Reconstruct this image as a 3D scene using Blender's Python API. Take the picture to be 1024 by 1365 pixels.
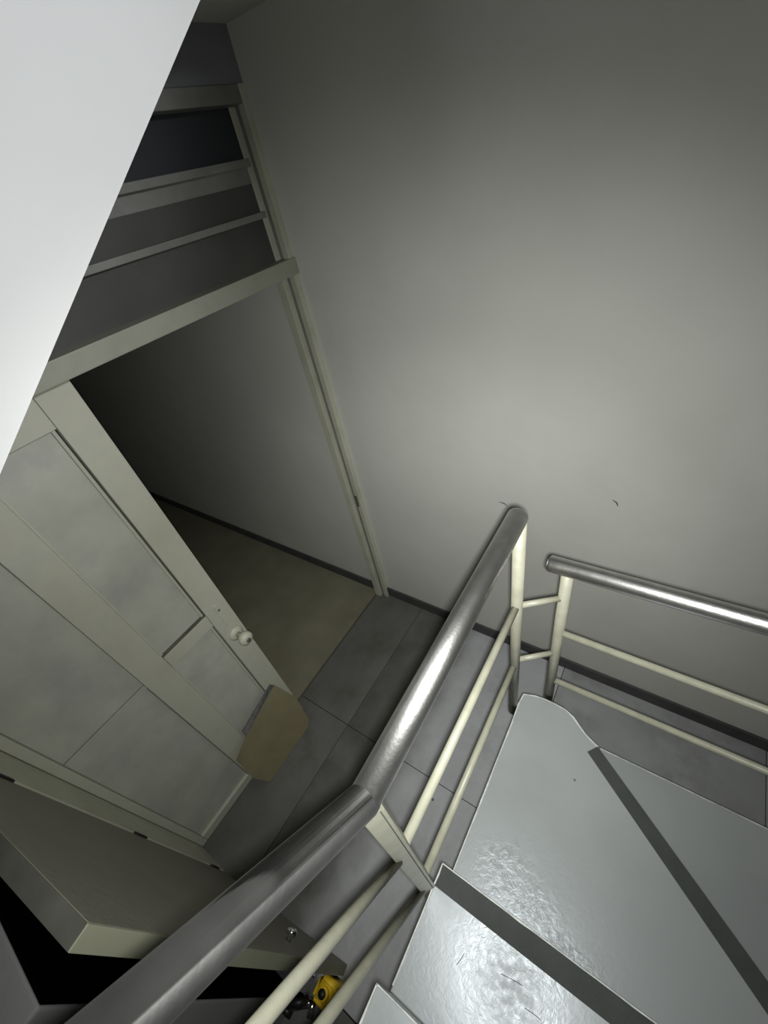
import bpy, bmesh, math, random
from mathutils import Vector, Matrix
for o in list(bpy.data.objects): bpy.data.objects.remove(o)
scn = bpy.context.scene
C = scn.collection
random.seed(4)
EYE = 2.38                                   # camera height above the lower floor (floor is z = 0)

# ------------------------------------------------------------------ camera
cd = bpy.data.cameras.new('camera'); cam = bpy.data.objects.new('camera', cd); C.objects.link(cam)
cd.sensor_fit = 'HORIZONTAL'; cd.sensor_width = 36; cd.lens = 554.67/1024*36
cd.clip_start = 0.02; cd.clip_end = 60
right = Vector((0.82485567, 0.5345603, -0.18400658))
down = Vector((0.24112886, -0.62704668, -0.74072217))
fwd = Vector((-0.51134138, 0.56661958, -0.64612092))
M = Matrix.Identity(4)
for i in range(3):
    M[i][0] = right[i]; M[i][1] = -down[i]; M[i][2] = -fwd[i]
M.translation = (0, 0, EYE)
cam.matrix_world = M
scn.camera = cam

# ------------------------------------------------------------------ world, light, exposure
w = bpy.data.worlds.new('world'); scn.world = w; w.use_nodes = True
w.node_tree.nodes['Background'].inputs[0].default_value = (0.8, 0.9, 1.0, 1)
w.node_tree.nodes['Background'].inputs[1].default_value = 0.012
# the torch of the phone that took the picture: a bright core inside a wide soft spill
aim = (fwd + right*((575-512)/554.67) + down*((800-682.5)/554.67)).normalized()
for nm, en, half in (('torch_core', 49, 38), ('torch_spill', 58, 61), ('torch_rim', 18, 88)):
    ld = bpy.data.lights.new(nm, 'SPOT'); torch = bpy.data.objects.new(nm, ld); C.objects.link(torch)
    ld.energy = en; ld.spot_size = math.radians(2*half); ld.spot_blend = 1.0; ld.shadow_soft_size = 0.012
    ld.color = (0.98, 1.0, 0.96)
    torch.location = Vector((0, 0, EYE)) + right*0.008 + down*0.012
    torch.rotation_euler = (-aim).to_track_quat('Z', 'Y').to_euler()
# added spot without a seen source, brightens only the white parapet
ld = bpy.data.lights.new('parapet_fill_spot', 'SPOT'); ul = bpy.data.objects.new('parapet_fill_spot', ld); C.objects.link(ul)
ld.energy = 240; ld.spot_size = math.radians(37); ld.spot_blend = 1.0; ld.shadow_soft_size = 0.15; ld.color = (0.95, 0.97, 1.0)
ul.location = (1.9, 0.95, EYE+0.85)
ul.rotation_euler = (ul.location - Vector((-0.75, 0.30, EYE+0.36))).to_track_quat('Z', 'Y').to_euler()
scn.view_settings.view_transform = 'Standard'
scn.view_settings.look = 'None'
scn.view_settings.exposure = 0.0
scn.view_settings.gamma = 1.0
scn.view_settings.use_curve_mapping = False

# ------------------------------------------------------------------ materials
def mat(name, col, rough=0.6, metal=0.0, var=0.06, vscale=6.0, bump=0.0, bscale=60.0, spec=0.5,
        dark=None, dscale=3.0, damt=0.0, stretch=(1, 1, 1)):
    m = bpy.data.materials.new(name); m.use_nodes = True
    nt = m.node_tree; b = nt.nodes['Principled BSDF']; L = nt.links
    b.inputs['Roughness'].default_value = rough; b.inputs['Metallic'].default_value = metal
    b.inputs['Specular IOR Level'].default_value = spec
    tc = nt.nodes.new('ShaderNodeTexCoord')
    mp = nt.nodes.new('ShaderNodeMapping'); mp.inputs['Scale'].default_value = stretch
    L.new(tc.outputs['Object'], mp.inputs[0])
    n = nt.nodes.new('ShaderNodeTexNoise'); n.inputs['Scale'].default_value = vscale; n.inputs['Detail'].default_value = 6
    L.new(mp.outputs[0], n.inputs['Vector'])
    r = nt.nodes.new('ShaderNodeValToRGB')
    lo = [max(0, c*(1-var)) for c in col]; hi = [min(1, c*(1+var)) for c in col]
    r.color_ramp.elements[0].position = 0.3; r.color_ramp.elements[1].position = 0.7
    r.color_ramp.elements[0].color = (*lo, 1); r.color_ramp.elements[1].color = (*hi, 1)
    L.new(n.outputs['Fac'], r.inputs[0])
    out = r.outputs[0]
    if dark:
        n2 = nt.nodes.new('ShaderNodeTexNoise'); n2.inputs['Scale'].default_value = dscale; n2.inputs['Detail'].default_value = 8
        n2.inputs['Roughness'].default_value = 0.65
        L.new(mp.outputs[0], n2.inputs['Vector'])
        r2 = nt.nodes.new('ShaderNodeMapRange'); r2.inputs[1].default_value = 0.5; r2.inputs[2].default_value = 0.72
        r2.inputs[3].default_value = 0; r2.inputs[4].default_value = damt
        L.new(n2.outputs['Fac'], r2.inputs[0])
        mx = nt.nodes.new('ShaderNodeMix'); mx.data_type = 'RGBA'
        L.new(r2.outputs[0], mx.inputs[0]); L.new(out, mx.inputs[6]); mx.inputs[7].default_value = (*dark, 1)
        out = mx.outputs[2]
    L.new(out, b.inputs['Base Color'])
    if bump:
        n3 = nt.nodes.new('ShaderNodeTexNoise'); n3.inputs['Scale'].default_value = bscale; n3.inputs['Detail'].default_value = 5
        L.new(mp.outputs[0], n3.inputs['Vector'])
        bp = nt.nodes.new('ShaderNodeBump'); bp.inputs['Strength'].default_value = bump; bp.inputs['Distance'].default_value = 0.01
        L.new(n3.outputs['Fac'], bp.inputs['Height']); L.new(bp.outputs[0], b.inputs['Normal'])
    return m

M_wall = mat('wall_paint', (0.535, 0.535, 0.495), 0.75, var=0.05, vscale=1.8, bump=0.12, bscale=25, dark=(0.42, 0.41, 0.36), dscale=1.2, damt=0.35)
M_white = mat('white_paint', (0.66, 0.66, 0.655), 0.8, var=0.03, vscale=3, bump=0.15, bscale=30)
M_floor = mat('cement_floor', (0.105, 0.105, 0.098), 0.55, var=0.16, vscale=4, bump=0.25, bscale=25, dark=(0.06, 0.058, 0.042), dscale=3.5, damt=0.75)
M_floor2 = mat('pale_cement_floor', (0.41, 0.415, 0.43), 0.45, var=0.12, vscale=4, bump=0.25, bscale=25, dark=(0.27, 0.27, 0.275), dscale=3.5, damt=0.6)
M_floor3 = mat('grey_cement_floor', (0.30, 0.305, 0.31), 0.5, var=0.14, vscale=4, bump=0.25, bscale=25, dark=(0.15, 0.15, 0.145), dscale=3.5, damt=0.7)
M_room = mat('room_floor_tile', (0.175, 0.165, 0.115), 0.55, var=0.12, vscale=5, dark=(0.12, 0.105, 0.075), dscale=3, damt=0.5)
M_skirt = mat('dark_skirting', (0.055, 0.055, 0.055), 0.6, var=0.2, vscale=9)
M_frame = mat('frame_paint', (0.45, 0.45, 0.36), 0.55, var=0.08, vscale=7, bump=0.1, bscale=60, dark=(0.25, 0.24, 0.18), dscale=9, damt=0.3)
M_door = mat('door_paint', (0.43, 0.43, 0.35), 0.5, var=0.08, vscale=5, bump=0.1, bscale=50, dark=(0.33, 0.33, 0.31), dscale=5, damt=0.6)
M_panel = mat('door_panel_paint', (0.40, 0.40, 0.345), 0.5, var=0.12, vscale=6, bump=0.1, bscale=50, dark=(0.31, 0.31, 0.305), dscale=4, damt=0.7)
M_cab = mat('cabinet_paint', (0.20, 0.19, 0.155), 0.6, var=0.06, vscale=5, bump=0.15, bscale=50)
M_cabedge = mat('cabinet_edge_paint', (0.30, 0.30, 0.22), 0.6, var=0.06, vscale=6)
M_cabtop = mat('dusty_wood_and_shade', (0.085, 0.085, 0.07), 0.8, var=0.2, vscale=14)
M_cream = mat('cream_gloss_paint', (0.30, 0.295, 0.23), 0.42, var=0.10, vscale=30, bump=0.05, bscale=90)
M_steel = mat('brushed_steel', (0.52, 0.51, 0.50), 0.36, metal=1.0, var=0.10, vscale=40, bump=0.05, bscale=200)
M_steel2 = mat('dull_steel', (0.13, 0.13, 0.128), 0.6, metal=1.0, var=0.15, vscale=22, bump=0.05, bscale=120)
M_tread = mat('grey_step_paint', (0.275, 0.288, 0.287), 0.315, var=0.07, vscale=6, dark=(0.20, 0.205, 0.20), dscale=3.0, damt=0.4)
def worn_patches(m, spots):
    """scuffed and pitted patches of the step paint, each an ellipse (x, y, z, rx, ry) in the staircase's own space"""
    nt = m.node_tree; L = nt.links; b = nt.nodes['Principled BSDF']; b.inputs['Specular IOR Level'].default_value = 0.75; b.inputs['Specular Tint'].default_value = (0.86, 0.92, 1.0, 1)
    tc = nt.nodes.new('ShaderNodeTexCoord'); total = None
    for (x, y, z, rx, ry) in spots:
        mp = nt.nodes.new('ShaderNodeMapping'); mp.vector_type = 'POINT'
        mp.inputs['Location'].default_value = (-x/rx, -y/ry, -z/0.05); mp.inputs['Scale'].default_value = (1/rx, 1/ry, 1/0.05)
        L.new(tc.outputs['Object'], mp.inputs[0])
        ln = nt.nodes.new('ShaderNodeVectorMath'); ln.operation = 'LENGTH'; L.new(mp.outputs[0], ln.inputs[0])
        mr = nt.nodes.new('ShaderNodeMapRange'); mr.inputs[1].default_value = 1.0; mr.inputs[2].default_value = 0.15
        mr.inputs[3].default_value = 0; mr.inputs[4].default_value = 1; L.new(ln.outputs['Value'], mr.inputs[0])
        last = mr.outputs[0]
        if total is None: total = mr.outputs[0]
        else:
            ad = nt.nodes.new('ShaderNodeMath'); ad.operation = 'MAXIMUM'; L.new(total, ad.inputs[0]); L.new(mr.outputs[0], ad.inputs[1]); total = ad.outputs[0]
    dark_part = nt.nodes.new('ShaderNodeMath'); dark_part.operation = 'SUBTRACT'; dark_part.use_clamp = True
    L.new(total, dark_part.inputs[0]); L.new(last, dark_part.inputs[1])
    n = nt.nodes.new('ShaderNodeTexNoise'); n.inputs['Scale'].default_value = 60; n.inputs['Detail'].default_value = 6
    n.inputs['Roughness'].default_value = 0.62; n.inputs['Distortion'].default_value = 0.8
    L.new(tc.outputs['Object'], n.inputs['Vector'])
    amt = nt.nodes.new('ShaderNodeMath'); amt.operation = 'MULTIPLY_ADD'; L.new(total, amt.inputs[0]); amt.inputs[1].default_value = 0.18; amt.inputs[2].default_value = 0.04
    bp = nt.nodes.new('ShaderNodeBump'); bp.inputs['Distance'].default_value = 0.01
    L.new(amt.outputs[0], bp.inputs['Strength']); L.new(n.outputs['Fac'], bp.inputs['Height']); L.new(bp.outputs[0], b.inputs['Normal'])
    chip = nt.nodes.new('ShaderNodeMapRange'); chip.inputs[1].default_value = 0.54; chip.inputs[2].default_value = 0.66; chip.inputs[4].default_value = 0.8
    L.new(n.outputs['Fac'], chip.inputs[0])
    f = nt.nodes.new('ShaderNodeMath'); f.operation = 'MULTIPLY'; L.new(chip.outputs[0], f.inputs[0]); L.new(dark_part.outputs[0], f.inputs[1])
    mx = nt.nodes.new('ShaderNodeMix'); mx.data_type = 'RGBA'
    src = b.inputs['Base Color'].links[0].from_socket
    L.new(f.outputs[0], mx.inputs[0]); L.new(src, mx.inputs[6]); mx.inputs[7].default_value = (0.10, 0.105, 0.10, 1)
    L.new(mx.outputs[2], b.inputs['Base Color'])
ZS = EYE - 1.482                                                # staircase empty stands at z = 0, x 0.2, y 0.3
worn_patches(M_tread, [(-0.27, -0.10, ZS, 0.10, 0.085), (-0.19, -0.13, ZS, 0.10, 0.06), (-0.10, -0.165, ZS, 0.10, 0.035),
                       (-0.19, -0.28, EYE-1.30, 0.12, 0.12)])
M_lip = mat('worn_lip', (0.46, 0.47, 0.45), 0.5, var=0.25, vscale=50)
M_strip = mat('anti_slip_strip', (0.040, 0.043, 0.041), 0.8, var=0.12, vscale=20, bump=0.3, bscale=250)
M_body = mat('stair_concrete', (0.16, 0.16, 0.155), 0.7, var=0.12, vscale=6)
M_scuff_shade = mat('dark_scuff_and_shade', (0.10, 0.10, 0.095), 0.7, var=0.3, vscale=60)
M_lintel = mat('lintel_paint', (0.29, 0.29, 0.235), 0.55, var=0.10, vscale=8, bump=0.1, bscale=60, dark=(0.20, 0.20, 0.16), dscale=8, damt=0.5)
M_dark_plaster = mat('dark_plaster', (0.17, 0.175, 0.185), 0.8, var=0.15, vscale=4)  # even dark grey-blue tone for the strip above the transom
M_bar = mat('weathered_bar_and_shade', (0.18, 0.18, 0.165), 0.6, var=0.15, vscale=9, dark=(0.13, 0.13, 0.12), dscale=6, damt=0.6)
M_card = mat('cardboard', (0.19, 0.165, 0.095), 0.8, var=0.10, vscale=9, dark=(0.15, 0.12, 0.07), dscale=7, damt=0.6)
M_black = mat('dead_black', (0.0015, 0.0015, 0.0015), 0.9, var=0.1, spec=0.02)  # near-zero black all over, for the panel beside the low wall
M_blk2 = mat('black_rubber', (0.015, 0.015, 0.015), 0.45, var=0.1)
M_chrome = mat('chrome', (0.7, 0.7, 0.72), 0.15, metal=1.0, var=0.03)
M_yellow = mat('yellow_plastic', (0.95, 0.62, 0.03), 0.45, var=0.06)
M_pier = mat('grey_pier_paint', (0.30, 0.30, 0.30), 0.6, var=0.08, vscale=4, bump=0.1)
M_hole = mat('dark_gap', (0.012, 0.012, 0.010), 0.9, var=0.1)
M_wood = mat('raw_wood', (0.28, 0.20, 0.10), 0.7, var=0.15, vscale=30)
M_dglass = mat('dark_blue_pane', (0.035, 0.038, 0.043), 0.7, var=0.2, vscale=4, spec=0.2)
M_gglass = mat('dusty_grey_pane', (0.072, 0.072, 0.067), 0.7, var=0.15, vscale=5, spec=0.2)

def darker_side(m, x0, x1, col):
    """darker tone on the slab left of a wavy soft line near x0..x1"""
    nt = m.node_tree; L = nt.links; b = nt.nodes['Principled BSDF']; src = b.inputs['Base Color'].links[0].from_socket
    tc = nt.nodes.new('ShaderNodeTexCoord'); sx = nt.nodes.new('ShaderNodeSeparateXYZ'); L.new(tc.outputs['Object'], sx.inputs[0])
    n = nt.nodes.new('ShaderNodeTexNoise'); n.inputs['Scale'].default_value = 5; n.inputs['Detail'].default_value = 6; L.new(tc.outputs['Object'], n.inputs['Vector'])
    a = nt.nodes.new('ShaderNodeMath'); a.operation = 'MULTIPLY_ADD'; L.new(n.outputs['Fac'], a.inputs[0]); a.inputs[1].default_value = 0.16; L.new(sx.outputs[0], a.inputs[2])
    r = nt.nodes.new('ShaderNodeMapRange'); r.interpolation_type = 'SMOOTHSTEP'; r.inputs[1].default_value = x0+0.08; r.inputs[2].default_value = x1+0.08; r.inputs[3].default_value = 1; r.inputs[4].default_value = 0
    L.new(a.outputs[0], r.inputs[0])
    mx = nt.nodes.new('ShaderNodeMix'); mx.data_type = 'RGBA'; L.new(r.outputs[0], mx.inputs[0]); L.new(src, mx.inputs[6])
    r2 = nt.nodes.new('ShaderNodeValToRGB'); r2.color_ramp.elements[0].position = 0.35; r2.color_ramp.elements[1].position = 0.65
    r2.color_ramp.elements[0].color = (*[c*0.7 for c in col], 1); r2.color_ramp.elements[1].color = (*[c*1.15 for c in col], 1)
    L.new(n.outputs['Fac'], r2.inputs[0]); L.new(r2.outputs[0], mx.inputs[7]); L.new(mx.outputs[2], b.inputs['Base Color'])
darker_side(M_floor2, -0.84, -0.62, (0.098, 0.098, 0.090))  # base colour turns darker towards the left of the slab

# ------------------------------------------------------------------ helpers
def link(name, bm, m, parent=None, smooth=False):
    bmesh.ops.recalc_face_normals(bm, faces=bm.faces)
    me = bpy.data.meshes.new(name); bm.to_mesh(me); bm.free()
    ms = m if isinstance(m, (list, tuple)) else [m]
    for k in ms: me.materials.append(k)
    if smooth:
        for p in me.polygons: p.use_smooth = True
    o = bpy.data.objects.new(name, me); C.objects.link(o)
    if parent is not None:
        o.parent = parent; o.location = (0, 0, 0)
        o.matrix_parent_inverse = Matrix.Identity(4)
        off = Vector(parent.location)
        if parent.parent is not None: off = off + Vector(parent.parent.location)
        me.transform(Matrix.Translation(-off))
    return o
def box(bm, a, b, bev=0.0):
    x0, y0, z0 = [min(a[i], b[i]) for i in range(3)]; x1, y1, z1 = [max(a[i], b[i]) for i in range(3)]
    vs = [bm.verts.new(p) for p in ((x0,y0,z0),(x1,y0,z0),(x1,y1,z0),(x0,y1,z0),(x0,y0,z1),(x1,y0,z1),(x1,y1,z1),(x0,y1,z1))]
    fs = [bm.faces.new([vs[i] for i in f]) for f in ((3,2,1,0),(4,5,6,7),(0,1,5,4),(1,2,6,5),(2,3,7,6),(3,0,4,7))]
    if bev:
        es = list({e for f in fs for e in f.edges})
        bmesh.ops.bevel(bm, geom=es, offset=bev, segments=2, affect='EDGES', profile=0.6)
    return bm
def prism(bm, pts, z0, z1, bev=0.0):
    lo = [bm.verts.new((x, y, z0)) for x, y in pts]; hi = [bm.verts.new((x, y, z1)) for x, y in pts]
    n = len(pts); fs = [bm.faces.new(lo[::-1]), bm.faces.new(hi)]
    for i in range(n): fs.append(bm.faces.new((lo[i], lo[(i+1) % n], hi[(i+1) % n], hi[i])))
    if bev:
        bmesh.ops.bevel(bm, geom=list(fs[1].edges), offset=bev, segments=2, affect='EDGES', profile=0.6)
    return bm
def tube(bm, pts, r, seg=24, radii=None):
    pts = [Vector(p) for p in pts]; rings = []
    n = len(pts); up = None
    for i, p in enumerate(pts):
        d = (pts[min(i+1, n-1)] - pts[max(i-1, 0)]).normalized()
        if 0 < i < n-1:
            d = ((pts[i+1]-p).normalized() + (p-pts[i-1]).normalized()).normalized()
            c = max(0.3, d.dot((pts[i+1]-p).normalized()))
        else: c = 1
        if up is None:
            up = d.orthogonal().normalized()
        u = (up - d*up.dot(d)).normalized(); v = d.cross(u); up = u
        rr = radii[i] if radii else r
        # mitre: stretch along the bend
        bend = None
        if c < 0.9999:
            a = (pts[i+1]-p).normalized() - (p-pts[i-1]).normalized(); bend = (a - d*a.dot(d)).normalized()
        ring = []
        for k in range(seg):
            t = 2*math.pi*k/seg; q = u*math.cos(t)*rr + v*math.sin(t)*rr
            if bend is not None: q += bend*(q.dot(bend))*(1/c-1)
            ring.append(bm.verts.new(p+q))
        rings.append(ring)
    for a, b in zip(rings, rings[1:]):
        for k in range(seg): bm.faces.new((a[k], a[(k+1) % seg], b[(k+1) % seg], b[k]))
    bm.faces.new(rings[0][::-1]); bm.faces.new(rings[-1])
    return bm
def thing(name, label, cat, loc=(0, 0, 0), group=None):
    o = bpy.data.objects.new(name, None); C.objects.link(o); o.location = loc; o.empty_display_size = 0.1
    o['label'] = label; o['category'] = cat
    if group: o['group'] = group
    return o
def tag(o, label, cat, group=None):
    o['label'] = label; o['category'] = cat
    if group: o['group'] = group
    return o
def struct(name, bm, m, label=None, cat=None):
    o = link(name, bm, m); o['kind'] = 'structure'
    if label: o['label'] = label; o['category'] = cat
    return o
nb = bmesh.new
def zz(z): return EYE + z        # heights measured from the eye

YW = 1.35           # back wall plane
XD = -1.40          # door plane
# ------------------------------------------------------------------ the setting
b = nb(); box(b, (-5.0, YW, -0.05), (2.0, YW+0.15, 4.6))
wb = struct('wall_back', b, M_wall, 'tall dingy off-white plastered wall behind the stair railings', 'wall')
def crack(p0, p1, wdt):
    bm = nb(); a = Vector(p0); c = Vector(p1); mid = (a+c)/2 + Vector((0.004, 0, 0.004))
    tube(bm, [a, mid, c], wdt, 6, [wdt*0.4, wdt, wdt*0.3]); return bm
for p0, p1 in (((-0.535, YW, zz(-1.255)), (-0.495, YW, zz(-1.268))), ((-0.10, YW, zz(-1.115)), (-0.078, YW, zz(-1.140)))):
    link('chip', crack(p0, p1, 0.0035), M_scuff_shade, wb)

b = nb(); box(b, (-1.36, YW-0.013, 0.0), (2.0, YW, 0.082), 0.003)
struct('baseboard_back', b, M_skirt, 'dark grey skirting along the foot of the back wall', 'skirting')
b = nb(); box(b, (-4.95, YW-0.013, 0.0), (-1.462, YW, 0.082), 0.003)
struct('baseboard_room', b, M_skirt, 'dark skirting inside the unlit room past the doorway', 'skirting')
# door wall: part above the frame and pier carrying the left jamb
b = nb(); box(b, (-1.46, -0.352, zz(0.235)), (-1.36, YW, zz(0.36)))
struct('wall_above_doorway', b, M_dark_plaster, 'narrow strip of plaster between the transom and the ceiling', 'wall')
b = nb(); box(b, (-1.46, -2.2, 0), (-1.225, -0.372, zz(0.36)))
struct('wall_left', b, M_wall, 'unlit wall left of the panelled door', 'wall')
b = nb(); box(b, (-5.0, -2.2, -0.05), (-4.85, YW, zz(0.36)))
struct('wall_room_far', b, M_wall)
b = nb(); box(b, (-4.85, -2.2, -0.05), (-1.46, -2.05, zz(0.36)))
struct('wall_room_side', b, M_wall)
b = nb(); box(b, (-5.0, -2.2, zz(0.36)), (-0.79, YW, zz(0.50)))
struct('ceiling', b, M_wall, 'dim ceiling above the doorway transom', 'ceiling')
b = nb(); box(b, (2.0, -2.3, -0.05), (2.12, YW+0.15, 4.6)); struct('wall_right', b, M_wall)
b = nb(); box(b, (-1.46, -2.42, -0.05), (2.12, -2.3, 4.6)); struct('wall_near', b, M_wall)
# floor: cement slabs of the landing, room floor beyond
b = nb(); box(b, (-1.45, -0.40, -0.10), (2.0, YW, -0.012))
box(b, (-0.70, -2.3, -0.10), (2.0, -0.40, -0.012))
fl = struct('floor', b, M_hole, 'worn grey cement slab floor at the foot of the stairs', 'floor')
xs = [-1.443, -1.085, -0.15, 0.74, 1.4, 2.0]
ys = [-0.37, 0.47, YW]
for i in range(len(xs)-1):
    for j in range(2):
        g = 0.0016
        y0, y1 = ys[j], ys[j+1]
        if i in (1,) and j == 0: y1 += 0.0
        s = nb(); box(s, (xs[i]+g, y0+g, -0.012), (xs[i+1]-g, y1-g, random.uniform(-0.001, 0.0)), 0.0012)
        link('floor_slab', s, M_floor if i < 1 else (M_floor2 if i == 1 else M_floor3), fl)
s = nb(); box(s, (-0.69, -2.3, -0.012), (2.0, -0.373, -0.0005), 0.0015); link('floor_slab', s, M_floor, fl)
for (x, y, r) in ((-0.795, 0.321, .007), (-0.50, 0.395, .006), (-1.03, 0.95, .008)):
    s = nb(); bmesh.ops.create_circle(s, cap_ends=True, radius=r, segments=10)
    bmesh.ops.translate(s, verts=s.verts, vec=(x, y, 0.0008)); link('floor_spot', s, M_scuff_shade, fl)
b = nb(); box(b, (-4.85, -2.05, -0.10), (-1.452, YW, 0.002))
struct('floor_room', b, M_room, 'brownish floor of the dark room past the doorway', 'floor')

# ------------------------------------------------------------------ doorway frame with transom
fr = thing('door_frame', 'cream painted wooden door frame with a barred transom above its lintel', 'door frame', (XD, YW, 0))
def part(name, a, c, m, parent, bev=0.002):
    bm = nb(); box(bm, a, c, bev); return link(name, bm, m, parent)
TOP = zz(0.235)
j = part('jamb', (-1.455, YW-0.020, 0), (-1.355, YW-0.0005, TOP), M_frame, fr)
part('door_stop', (-1.445, YW-0.048, 0), (-1.405, YW-0.0195, TOP), M_frame, j)
part('frame_bead', (-1.380, YW-0.030, 0), (-1.352, YW-0.0195, TOP), M_frame, j)
part('groove_shade', (-1.4045, YW-0.0215, 0), (-1.3805, YW-0.0195, TOP), M_bar, j, 0)  # dark strip paints the shadow lying in the jamb groove
for z in (zz(-0.92), zz(-1.30)):
    part('screw_hole', (-1.392, YW-0.0235, z), (-1.386, YW-0.021, z+0.012), M_scuff_shade, j, 0)
part('strike_plate', (-1.384, YW-0.0335, zz(-1.52)), (-1.366, YW-0.0295, zz(-1.44)), M_cabtop, j, 0.001)
part('jamb', (-1.455, -0.371, 0), (-1.216, -0.350, TOP), M_frame, fr)
part('lintel', (-1.455, -0.35, zz(-0.302)), (-1.345, YW-0.001, zz(-0.245)), M_lintel, fr, 0.003)
part('head_rail', (-1.455, -0.35, zz(0.190)), (-1.355, YW-0.021, TOP-0.001), M_bar, fr, 0.003)
part('transom_bar', (-1.425, -0.35, zz(-0.106)), (-1.385, YW-0.045, zz(-0.086)), M_bar, fr, 0.002)
part('transom_bar', (-1.425, -0.35, zz(0.040)), (-1.385, YW-0.045, zz(0.062)), M_bar, fr, 0.002)
part('glass_pane', (-1.412, -0.35, zz(-0.004)), (-1.406, YW-0.045, zz(0.040)), M_bar, fr, 0)
part('glass_pane', (-1.412, -0.35, zz(0.062)), (-1.408, YW-0.045, zz(0.190)), M_dglass, fr, 0)
part('glass_pane', (-1.412, -0.35, zz(-0.086)), (-1.408, YW-0.045, zz(-0.004)), M_gglass, fr, 0)
part('glass_pane', (-1.412, -0.35, zz(-0.245)), (-1.408, YW-0.045, zz(-0.106)), M_gglass, fr, 0)

# ------------------------------------------------------------------ panelled door leaf
dr = thing('panelled_door', 'pale four-panel wooden door leaf with a knob, closing the left part of the doorway', 'door', (XD, 0, 0))
xf = XD + 0.018; xb = XD - 0.022                # faces of stiles
zb, zt = 0.006, zz(-0.306)
part('stile', (xb, 0.312, zb), (xf, 0.412, zt), M_door, dr, 0.003)
part('stile', (xb, -0.004, zb), (xf, 0.100, zt), M_door, dr, 0.003)
part('stile', (xb, -0.348, zb), (xf, -0.318, zt), M_door, dr, 0.003)
part('rail', (xb, 0.101, zz(-0.405)), (xf-0.001, 0.311, zt), M_door, dr, 0.002)
part('rail', (xb, 0.101, zz(-1.365)), (xf-0.001, 0.311, zz(-1.295)), M_door, dr, 0.002)
part('rail', (xb, 0.101, zb), (xf-0.001, 0.311, zz(-2.235)), M_door, dr, 0.002)
part('rail', (xb, -0.317, zz(-0.405)), (xf-0.001, -0.005, zt), M_door, dr, 0.002)
part('rail', (xb, -0.317, zb), (xf-0.001, -0.005, zz(-2.32)), M_door, dr, 0.002)
xp = XD - 0.004
for y0, y1, z0, z1 in ((0.101, 0.311, zz(-1.295), zz(-0.405)), (0.101, 0.311, zz(-2.235), zz(-1.365)),
                       (-0.317, -0.005, zz(-1.333), zz(-0.405)), (-0.317, -0.005, zz(-2.32), zz(-1.341))):
    d = 0.006 if y0 < 0 else 0.0
    p = part('panel', (xb+0.004, y0, z0), (xp+d, y1, z1), M_panel, dr, 0.001)
    # sloping bead around the panel
    if y0 > 0:
        part('bead', (xp-0.001, y1-0.014, z0), (xp+0.009, y1-0.003, z1), M_door, p, 0.003)
        part('bead', (xp-0.001, y0, z0), (xp+0.006, y0+0.008, z1), M_door, p, 0.002)
part('groove_shade', (xb+0.004, -0.317, zz(-1.341)), (xp-0.001, -0.005, zz(-1.333)), M_hole, dr, 0)
part('kick_edge', (xb-0.001, -0.3, 0.001), (xf-0.006, 0.05, 0.0058), M_frame, dr, 0)
part('groove_shade', (xp, 0.101, zz(-1.2965)), (xf-0.0025, 0.311, zz(-1.2935)), M_cabtop, dr, 0)  # these thin dark strips paint shadow lines along the panel edges
part('groove_shade', (xp-0.002, 0.3085, zz(-1.295)), (xf-0.002, 0.3118, zz(-0.405)), M_cabtop, dr, 0)
part('groove_shade', (xp-0.002, 0.3085, zz(-2.235)), (xf-0.002, 0.3118, zz(-1.365)), M_bar, dr, 0)
part('groove_shade', (xp-0.002, -0.0085, zz(-2.32)), (xf-0.002, -0.0045, zz(-1.36)), M_bar, dr, 0)
# lock plate and knob
b = nb(); box(b, (xf-0.001, 0.352, zz(-1.425)), (xf+0.004, 0.376, zz(-1.285)), 0.002)
lp = link('lock_plate', b, M_door, dr)
b = nb(); tube(b, [(xf+0.0035, 0.364, zz(-1.318)), (xf+0.006, 0.364, zz(-1.318))], 0.006, 12); link('keyhole', b, M_scuff_shade, lp)
b = nb(); tube(b, [(xf-0.001, 0.366, zz(-1.50)), (xf+0.004, 0.366, zz(-1.50)), (xf+0.012, 0.366, zz(-1.50))], 0.03, 24, [0.036, 0.034, 0.018]); kn = link('knob_rose', b, M_frame, dr, True)
b = nb(); tube(b, [(xf+0.008, 0.366, zz(-1.50)), (xf+0.034, 0.366, zz(-1.50)), (xf+0.042, 0.367, zz(-1.50)), (xf+0.058, 0.368, zz(-1.50)), (xf+0.074, 0.368, zz(-1.50)), (xf+0.082, 0.368, zz(-1.50))], 0.01, 24,
                [0.013, 0.013, 0.025, 0.033, 0.031, 0.018]); link('knob', b, M_frame, kn, True)
b = nb(); tube(b, [(xf+0.081, 0.368, zz(-1.50)), (xf+0.085, 0.368, zz(-1.50))], 0.011, 16); link('knob_button', b, M_scuff_shade, kn, True)

# cardboard leaning on the door bottom
cb = thing('cardboard_sheet', 'brown cardboard sheet leaning against the foot of the panelled door', 'cardboard', (-1.33, 0.2, 0))
def quadslab(pts, t):
    bm = nb(); P = [Vector(p) for p in pts]; n = (P[1]-P[0]).cross(P[2]-P[0]).normalized()*t
    a = [bm.verts.new(p) for p in P]; c = [bm.verts.new(p+n) for p in P]; k = len(P)
    bm.faces.new(a); bm.faces.new(c[::-1])
    for i in range(k): bm.faces.new((a[i], c[i], c[(i+1) % k], a[(i+1) % k]))
    return bm
def on_lean(y, z): return (-1.283-0.235*z, y, z)
link('cardboard_face', quadslab([on_lean(0.375, 0.030), on_lean(0.345, 0.002), on_lean(0.030, 0.002), on_lean(-0.004, 0.115), on_lean(0.004, 0.285), on_lean(0.101, 0.331), on_lean(0.362, 0.397), on_lean(0.402, 0.225)], 0.004), M_card, cb)
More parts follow.
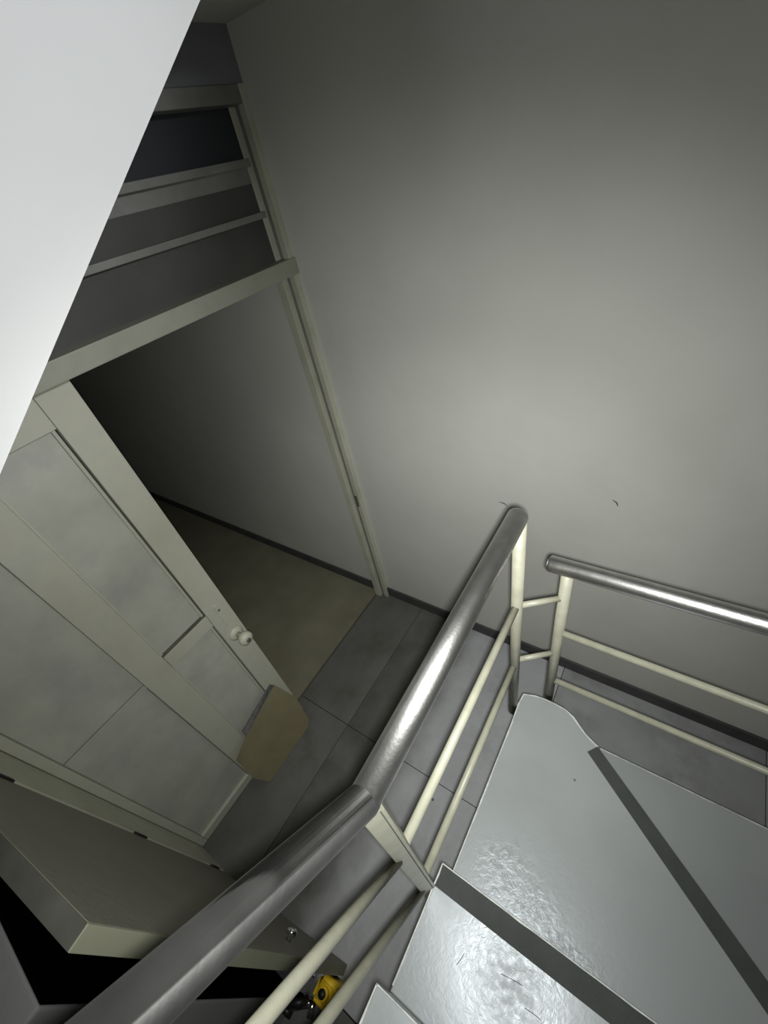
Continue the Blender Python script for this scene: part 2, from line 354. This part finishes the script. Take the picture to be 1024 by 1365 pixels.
fl_ = [on_lean(0.105, 0.333), on_lean(0.360, 0.398), (-1.379, 0.345, 0.432), (-1.379, 0.110, 0.366)]
link('cardboard_gap_shade', quadslab(fl_, 0.002), M_scuff_shade, cb)  # dark slab painting the shaded gap between cardboard and door


# ------------------------------------------------------------------ open half door on the near side of the doorway
hd = thing('half_door', 'plain half-height brownish door leaf standing open beside the doorway, with a small knob', 'door', (-1.215, -0.352, 0))
A = Vector((-1.212, -0.352)); D = (Vector((-0.530, -0.267)) - A); Wd = D.length; ang = math.atan2(D.y, D.x)
def hpart(name, a, c, m, bev=0.002):
    bm = nb(); box(bm, a, c, bev)
    bmesh.ops.rotate(bm, verts=bm.verts, cent=(0, 0, 0), matrix=Matrix.Rotation(ang, 3, 'Z'))
    bmesh.ops.translate(bm, verts=bm.verts, vec=(A.x, A.y, 0))
    return link(name, bm, m, hd)
hz = zz(-0.77)
hpart('door_panel', (0.008, -0.034, 0.012), (Wd-0.003, 0.0, hz-0.003), M_cab)
hpart('edge_strip', (Wd-0.003, -0.034, 0.012), (Wd, -0.001, hz-0.001), M_cabedge, 0.0008)
hpart('top_edge', (0.008, -0.034, hz-0.003), (Wd-0.003, -0.001, hz), M_cabtop, 0.0008)
for z in (zz(-1.03), zz(-1.67), zz(-2.27)):
    hpart('hinge', (-0.004, -0.010, z-0.035), (0.010, 0.006, z+0.035), M_blk2)
b = nb(); kx, kz = 0.60, zz(-1.86)
tube(b, [(0, 0, 0), (0, 0.012, 0), (0, 0.016, 0), (0, 0.028, 0), (0, 0.036, 0)], 0.01, 20, [0.008, 0.008, 0.017, 0.019, 0.010])
bmesh.ops.translate(b, verts=b.verts, vec=(kx, 0.0, kz))
bmesh.ops.rotate(b, verts=b.verts, cent=(0, 0, 0), matrix=Matrix.Rotation(ang, 3, 'Z'))
bmesh.ops.translate(b, verts=b.verts, vec=(A.x, A.y, 0))
link('knob', b, M_chrome, hd, True)

# ------------------------------------------------------------------ grey pier and black sheet behind the half door
b = nb(); box(b, (-1.22, -1.2, 0), (-0.66, -0.452, zz(-1.0)), 0.006)
struct('wall_low', b, M_pier, 'low grey wall end at the bottom left behind the thick handrail', 'wall')
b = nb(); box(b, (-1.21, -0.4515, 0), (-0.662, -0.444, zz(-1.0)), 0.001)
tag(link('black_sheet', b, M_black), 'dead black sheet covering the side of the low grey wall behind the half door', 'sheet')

# ------------------------------------------------------------------ white balustrade slab of the flight above (edge climbs away at 36 degrees)
b = nb()
x0 = -0.75; th = 0.10
def edge_z(y): return -0.240 + (y-0.0735)*0.7287
pa = [(0.95, None), (-0.8, None)]
p = [(x0, y, zz(edge_z(y))) for y in (1.345, 0.4, -0.7)]
prof = [(1.345, edge_z(1.345)), (-0.9, edge_z(-0.9)), (-0.9, 1.9), (1.345, 1.9)]
v0 = [b.verts.new((x0, y, zz(z))) for y, z in prof]; v1 = [b.verts.new((x0-th*0.3, y, zz(z))) for y, z in prof]
b.faces.new(v0); b.faces.new(v1[::-1])
for i in range(4): b.faces.new((v0[i], v0[(i+1) % 4], v1[(i+1) % 4], v1[i]))
bmesh.ops.bevel(b, geom=[e for e in b.edges], offset=0.004, segments=2, affect='EDGES')
struct('wall_upper_flight', b, M_white, 'bright white solid parapet of the flight above, its lower edge slanting', 'wall')

# ------------------------------------------------------------------ staircase
st = thing('staircase', 'grey painted concrete winding stairs with dark anti-slip strips', 'staircase', (0.2, 0.3, 0))
Z1, Z0, Z2 = zz(-1.482), zz(-1.665), zz(-1.30)
XL = -0.188; XR = 0.75
def tread(pts, z, strip=None, lip=True, th=0.035):
    bm = nb(); prism(bm, pts, z-th, z, 0.003); t = link('tread', bm, M_tread, st)
    if strip:
        bm = nb(); prism(bm, strip, z-0.002, z+0.0025, 0.001); link('anti_slip_strip', bm, M_strip, t)
    return t
def ribbon(path, z, wd, t, name='worn_edge'):
    bm = nb(); P = [Vector(q) for q in path]; ls = []; rs = []
    for i, q in enumerate(P):
        d = (P[min(i+1, len(P)-1)]-P[max(i-1, 0)]).normalized(); n = Vector((-d.y, d.x))
        k = wd*random.uniform(0.5, 1.3)
        ls.append(bm.verts.new((q.x+n.x*0.0005, q.y+n.y*0.0005, z))); rs.append(bm.verts.new((q.x-n.x*k, q.y-n.y*k, z)))
    for i in range(len(P)-1): bm.faces.new((ls[i], ls[i+1], rs[i+1], rs[i]))
    r = bmesh.ops.extrude_face_region(bm, geom=bm.faces[:]); vs = [v for v in r['geom'] if isinstance(v, bmesh.types.BMVert)]
    bmesh.ops.translate(bm, verts=vs, vec=(0, 0, -0.004))
    return link(name, bm, M_lip, t)
def sub(p, q, n): return [(p[0]+(q[0]-p[0])*i/n, p[1]+(q[1]-p[1])*i/n) for i in range(n+1)]
# curved outer edge of the corner landing (tread 1)
corner = [(XL, 0.575), (-0.190, 0.640), (-0.186, 0.678), (-0.150, 0.690), (-0.119, 0.694), (-0.085, 0.694), (-0.049, 0.690), (-0.022, 0.679), (-0.002, 0.663), (0.016, 0.649), (0.031, 0.638), (0.064, 0.625)]
nose_end = (XR, 0.105)
t1 = tread([(XL, 0.113)] + corner + [nose_end], Z1)
u = Vector((XR-0.064, 0.105-0.625)).normalized(); nn = Vector((u.y, -u.x)) if u.y < 0 else Vector((-u.y, u.x))
if nn.y > 0: nn = -nn
a = Vector((0.060, 0.625)) + u*0.002; wv = nn*0.040
def sp(k, o): q = a + u*k + nn*o; return (q.x, q.y)
bm = nb(); prism(bm, [sp(0, 0.0), sp(0.85, 0.0), sp(0.85, 0.046), sp(0, 0.037)], Z1-0.002, Z1+0.0025, 0.001); link('anti_slip_strip', bm, M_strip, t1)
ribbon(sub((XL, 0.115), (XL, 0.575), 14), Z1+0.0006, 0.0035, t1)
ribbon(corner, Z1+0.0006, 0.004, t1)
# tread 2, 3 and the ones above under the camera
G = 0.229
ns = [0.113 - G*k for k in range(5)]
for k in range(4):
    z = Z2 + 0.172*k
    y1, y0 = ns[k], ns[k+1]-0.012
    t = tread([(XL-0.004, y0), (XL-0.004, y1), (XR, y1), (XR, y0)], z,
              [(XL-0.0035, y1-0.046), (XL-0.0035, y1-0.002), (XR, y1-0.002), (XR, y1-0.046)] if k == 0 else None)
    ribbon(sub((XL-0.004, y0+0.01), (XL-0.004, y1), 10), z+0.0028, 0.003, t)
    ribbon(sub((XL-0.004, y1), (XR, y1), 30), z+0.0028, 0.0022, t)
    zlow = Z1 if k == 0 else Z2 + 0.172*(k-1)
    bm = nb(); box(bm, (XL, y1-0.03, zlow-0.001), (XR, y1-0.012, z-0.035)); link('riser', bm, M_tread, st)
# tread 0 and the ones going down to the right, hidden by the frame edge
t0 = tread([(0.074, 0.602), (0.078, 0.700), (0.60, 0.703), (XR, 0.115)], Z0)
ribbon(sub((0.078, 0.7005), (0.60, 0.7035), 16), Z0+0.0006, 0.003, t0)
bm = nb(); q0 = a - nn*(-0.012); q1 = a + u*0.83 + nn*0.012; q2 = a + u*0.83 + nn*0.03; q3 = a + nn*0.03
prism(bm, [(q0.x, q0.y), (q1.x, q1.y), (q2.x, q2.y), (q3.x, q3.y)], Z0-0.001, Z1-0.035); link('riser', bm, M_tread, st)
for k, xx in enumerate((0.60, 0.95, 1.20)):
    z = Z0 - 0.178*(k+1); x1 = xx+0.37
    y0 = 0.10
    t = tread([(XR-0.02 if k == 0 else xx-0.02, y0), (xx-0.02, 0.703), (x1, 0.703), (x1, y0)], z)
    bm = nb(); prism(bm, [(XR-0.03, y0), (xx-0.03, 0.700), (xx-0.012, 0.700), (XR-0.012, y0)] if k == 0 else [(xx-0.03, y0), (xx-0.03, 0.700), (xx-0.012, 0.700), (xx-0.012, y0)], z-0.001, z+0.143); link('riser', bm, M_tread, st)
# concrete waist under the steps
bm = nb(); prism(bm, [(XL+0.004, 0.118), (XL+0.004, 0.575), (-0.180, 0.672), (-0.119, 0.688), (-0.049, 0.684), (-0.002, 0.657), (0.058, 0.612), (XR, 0.108)], Z1-0.20, Z1-0.0355); link('landing_slab', bm, M_body, st)
bm = nb(); prism(bm, [(0.060, 0.602), (0.082, 0.696), (0.59, 0.698), (XR, 0.112)], Z0-0.19, Z0-0.0355); link('landing_slab', bm, M_body, st)
bm = nb(); pr = [(0.117, Z1-0.20), (0.117, Z1-0.036)]
for k in range(4):
    z = Z2+0.172*k; pr += [(ns[k]-0.031, (Z1 if k == 0 else z-0.172)-0.036), (ns[k]-0.031, z-0.036)]
pr += [(ns[4]-0.01, Z2+0.172*3-0.036), (ns[4]-0.01, Z2+0.172*3-0.22)]
vA = [bm.verts.new((XL+0.003, y, z)) for y, z in pr]; vB = [bm.verts.new((XR, y, z)) for y, z in pr]
bm.faces.new(vA); bm.faces.new(vB[::-1])
for i in range(len(pr)): bm.faces.new((vA[i], vA[(i+1) % len(pr)], vB[(i+1) % len(pr)], vB[i]))
link('flight_slab', bm, M_body, st)
for k, xx in enumerate((0.60, 0.95, 1.20)):
    z = Z0 - 0.178*(k+1)
    bm = nb(); box(bm, (max(xx-0.01, XR), 0.104, max(0.0, z-0.16)), (xx+0.36, 0.697, z-0.0355)); link('flight_slab', bm, M_body, st)
# worn marks on the corner landing and on tread 2
def blotch(x, y, z, rx, ry, rot, parent, m=M_scuff_shade, n=14):
    bm = nb(); vs = []
    for k in range(n):
        t = 2*math.pi*k/n; r = random.uniform(0.55, 1.1)
        px, py = rx*r*math.cos(t), ry*r*math.sin(t)
        vs.append(bm.verts.new((x+px*math.cos(rot)-py*math.sin(rot), y+px*math.sin(rot)+py*math.cos(rot), z)))
    bm.faces.new(vs); return link('scuff', bm, m, parent)
blotch(0.027, 0.500, Z1+0.0005, 0.0045, 0.0045, 0, t1)

t2 = [o for o in bpy.data.objects if o.name.startswith('tread') and o.parent == st][1]
for q0, q1 in (((-0.085, 0.005), (-0.092, -0.02)), ((-0.01, 0.018), (0.032, 0.026)), ((0.045, 0.0), (0.075, 0.002))):
    bm = nb(); tube(bm, [(q0[0], q0[1], Z2+0.0004), ((q0[0]+q1[0])/2+0.001, (q0[1]+q1[1])/2+0.001, Z2+0.0004), (q1[0], q1[1], Z2+0.0004)], 0.0006, 6); link('scratch', bm, M_scuff_shade, t2)

# ------------------------------------------------------------------ railings
sA = 1.08
XA = -0.19*sA
def zA(z): return zz(z*sA)
ra = thing('stair_railing', 'railing on the left of the stairs with bent thick steel handrail and cream tubes', 'railing', (XA, 0.34, Z1))
kink = Vector((XA, 0.052*sA, zA(-0.568))); endA = Vector((XA, 0.575*sA, zA(-0.557)))
low = Vector((XA, -0.140*sA, zA(-0.371))); dirn = (low-kink).normalized()
R1 = 0.0215
b = nb(); tube(b, [kink + Vector((0, 0.004, 0)), kink*0.5+endA*0.5, endA-Vector((0, 0.004, 0)), endA], R1, 32, [R1, R1, R1, R1*0.93])
hr = link('handrail', b, M_steel, ra, True)
b = nb(); tube(b, [endA - Vector((0, 0.002, 0)), endA + Vector((0, 0.003, 0))], R1*0.8, 24); link('end_cap', b, M_steel2, hr)
b = nb(); tube(b, [kink + Vector((0, 0.006, 0.0)), kink, kink + dirn*0.9], R1*1.02, 32)
hr2 = link('handrail', b, M_steel2, ra, True); hr2['label'] = 'dull grey sloping handrail tube'
PA = 0.585*sA; PC = 0.0535*sA
b = nb(); tube(b, [(XA, PA, Z1-0.06), (XA, PA, zA(-0.565))], 0.0145, 20); link('post', b, M_cream, ra, True)
# square post at the bend, turned on its axis, with a seam
def sqpost(x, y, z0, z1, s, rot):
    bm = nb(); box(bm, (-s, -s*0.72, z0), (s, s*0.72, z1), 0.0015)
    bmesh.ops.rotate(bm, verts=bm.verts, cent=(0, 0, 0), matrix=Matrix.Rotation(rot, 3, 'Z'))
    bmesh.ops.translate(bm, verts=bm.verts, vec=(x, y, 0)); return bm
pc = link('post', sqpost(XA, PC, Z2-0.05, zA(-0.572), 0.0165, math.radians(62)), M_cream, ra)
b = nb(); tube(b, [(XA+0.0135, PC+0.004, Z2-0.04), (XA+0.0135, PC+0.004, zA(-0.60))], 0.0022, 8); link('seam', b, M_cabtop, pc)
rr = 0.0095
for z0, z1, zl in ((-0.850, -0.853, (-0.150, -0.616)), (-1.129, -1.127, (-0.160, -0.864))):
    b = nb(); tube(b, [(XA, PC, zA(z0)), (XA, PA, zA(z1))], rr, 16); link('rail_tube', b, M_cream, ra, True)
    s_ = Vector((XA, 0.032*sA, zA(z0 if z0 > -1 else -1.160))); e_ = Vector((XA, zl[0]*sA, zA(zl[1]))); d_ = (e_-s_).normalized()
    b = nb(); tube(b, [s_ - d_*0.012, e_, e_ + d_*0.55], rr*1.05, 16); link('rail_tube', b, M_cream, ra, True)
for z0, z1 in ((-0.865, -0.945), (-1.117, -1.215)):
    b = nb(); tube(b, [(XA, PA+0.008, zA(z0)), (-0.117, 0.716, zz(z1))], 0.0082, 14); link('tie_bar', b, M_cream, ra, True)
# upper posts beyond the frame
u3 = kink + dirn*0.75
b = nb(); tube(b, [(XA, u3.y, Z2+0.172*2.2), (XA, u3.y, u3.z)], 0.0145, 16); link('post', b, M_cream, ra, True)

YB = 0.72
rb = thing('landing_railing', 'railing along the far side of the landing with shiny straight steel handrail', 'railing', (0.5, YB, Z0))
b = nb(); tube(b, [(-0.158, YB, zz(-0.831)), (-0.155, YB, zz(-0.831)), (0.6, YB, zz(-0.816)), (1.3, YB, zz(-0.816))], R1, 32, [R1*0.9, R1, R1, R1])
hb = link('handrail', b, M_steel, rb, True)
b = nb(); tube(b, [(-0.1615, YB, zz(-0.831)), (-0.157, YB, zz(-0.831))], R1*0.8, 24); link('end_cap', b, M_steel2, hb)
PB = -0.113
b = nb(); tube(b, [(PB, YB, Z1-0.10), (PB, YB, zz(-0.835))], 0.0145, 20); link('post', b, M_cream, rb, True)
b = nb(); tube(b, [(1.25, YB, Z0-0.45), (1.25, YB, zz(-0.82))], 0.0145, 20); link('post', b, M_cream, rb, True)
for z0, z1 in ((-1.104, -1.107), (-1.380, -1.375)):
    b = nb(); tube(b, [(PB, YB, zz(z0)), (0.7, YB, zz(z1)), (1.25, YB, zz(z1))], rr, 16); link('rail_tube', b, M_cream, rb, True)

# ------------------------------------------------------------------ small things on the floor seen between the rails
yc = thing('yellow_container', 'yellow plastic container standing on the floor between the railing tubes', 'container', (-0.518, -0.35, 0))
b = nb(); prism(b, [(-0.558, -0.385), (-0.478, -0.385), (-0.478, -0.313), (-0.558, -0.313)], 0.001, 0.20)
bmesh.ops.bevel(b, geom=list(b.edges), offset=0.012, segments=3, affect='EDGES'); link('body', b, M_yellow, yc, True)
b = nb(); tube(b, [(-0.518, -0.35, 0.199), (-0.518, -0.35, 0.225)], 0.02, 20); link('cap', b, M_yellow, yc, True)
b = nb(); tube(b, [(-0.518, -0.35, 0.224), (-0.518, -0.35, 0.230)], 0.014, 20); link('cap_top', b, M_blk2, yc, True)
ft = thing('tap_fitting', 'chrome and black metal tap fitting lying beside the yellow container', 'tap', (-0.60, -0.43, 0))
b = nb(); tube(b, [(-0.67, -0.49, 0.022), (-0.60, -0.42, 0.022)], 0.02, 20, [0.018, 0.022]); link('tap_body', b, M_chrome, ft, True)
b = nb(); tube(b, [(-0.61, -0.43, 0.03), (-0.61, -0.43, 0.075), (-0.61, -0.43, 0.10)], 0.012, 16, [0.012, 0.014, 0.022]); link('tap_stem', b, M_chrome, ft, True)
b = nb(); tube(b, [(-0.64, -0.465, 0.105), (-0.61, -0.435, 0.118), (-0.585, -0.415, 0.108)], 0.01, 14, [0.008, 0.014, 0.009]); link('tap_handle', b, M_blk2, ft, True)
b = nb(); tube(b, [(-0.60, -0.42, 0.022), (-0.58, -0.425, 0.025), (-0.57, -0.455, 0.022)], 0.013, 14); link('spout', b, M_chrome, ft, True)
b = nb(); tube(b, [(-0.655, -0.477, 0.024), (-0.655, -0.5, 0.024)], 0.023, 12); link('collar', b, M_blk2, ft, True)
for k, (x, y, s) in enumerate(((-0.655, -0.375, 0.026), (-0.605, -0.352, 0.022))):
    b = nb(); bmesh.ops.create_icosphere(b, subdivisions=2, radius=s)
    for v in b.verts: v.co *= random.uniform(0.75, 1.1); v.co.z *= 0.8
    bmesh.ops.translate(b, verts=b.verts, vec=(x, y, s*0.78))
    tag(link('rubble_lump', b, M_pier), ('dark lump of rubble by the foot of the half door, nearer the black sheet' if k == 0 else 'dark lump of rubble by the foot of the half door, nearer the yellow container'), 'rubble', 'rubble by the half door')
b = nb(); box(b, (-0.53, -0.56, 0), (-0.49, -0.46, 0.02), 0.002)
tag(link('wood_offcut', b, M_wood), 'small brown wood offcut on the floor behind the lowest railing tube', 'offcut')
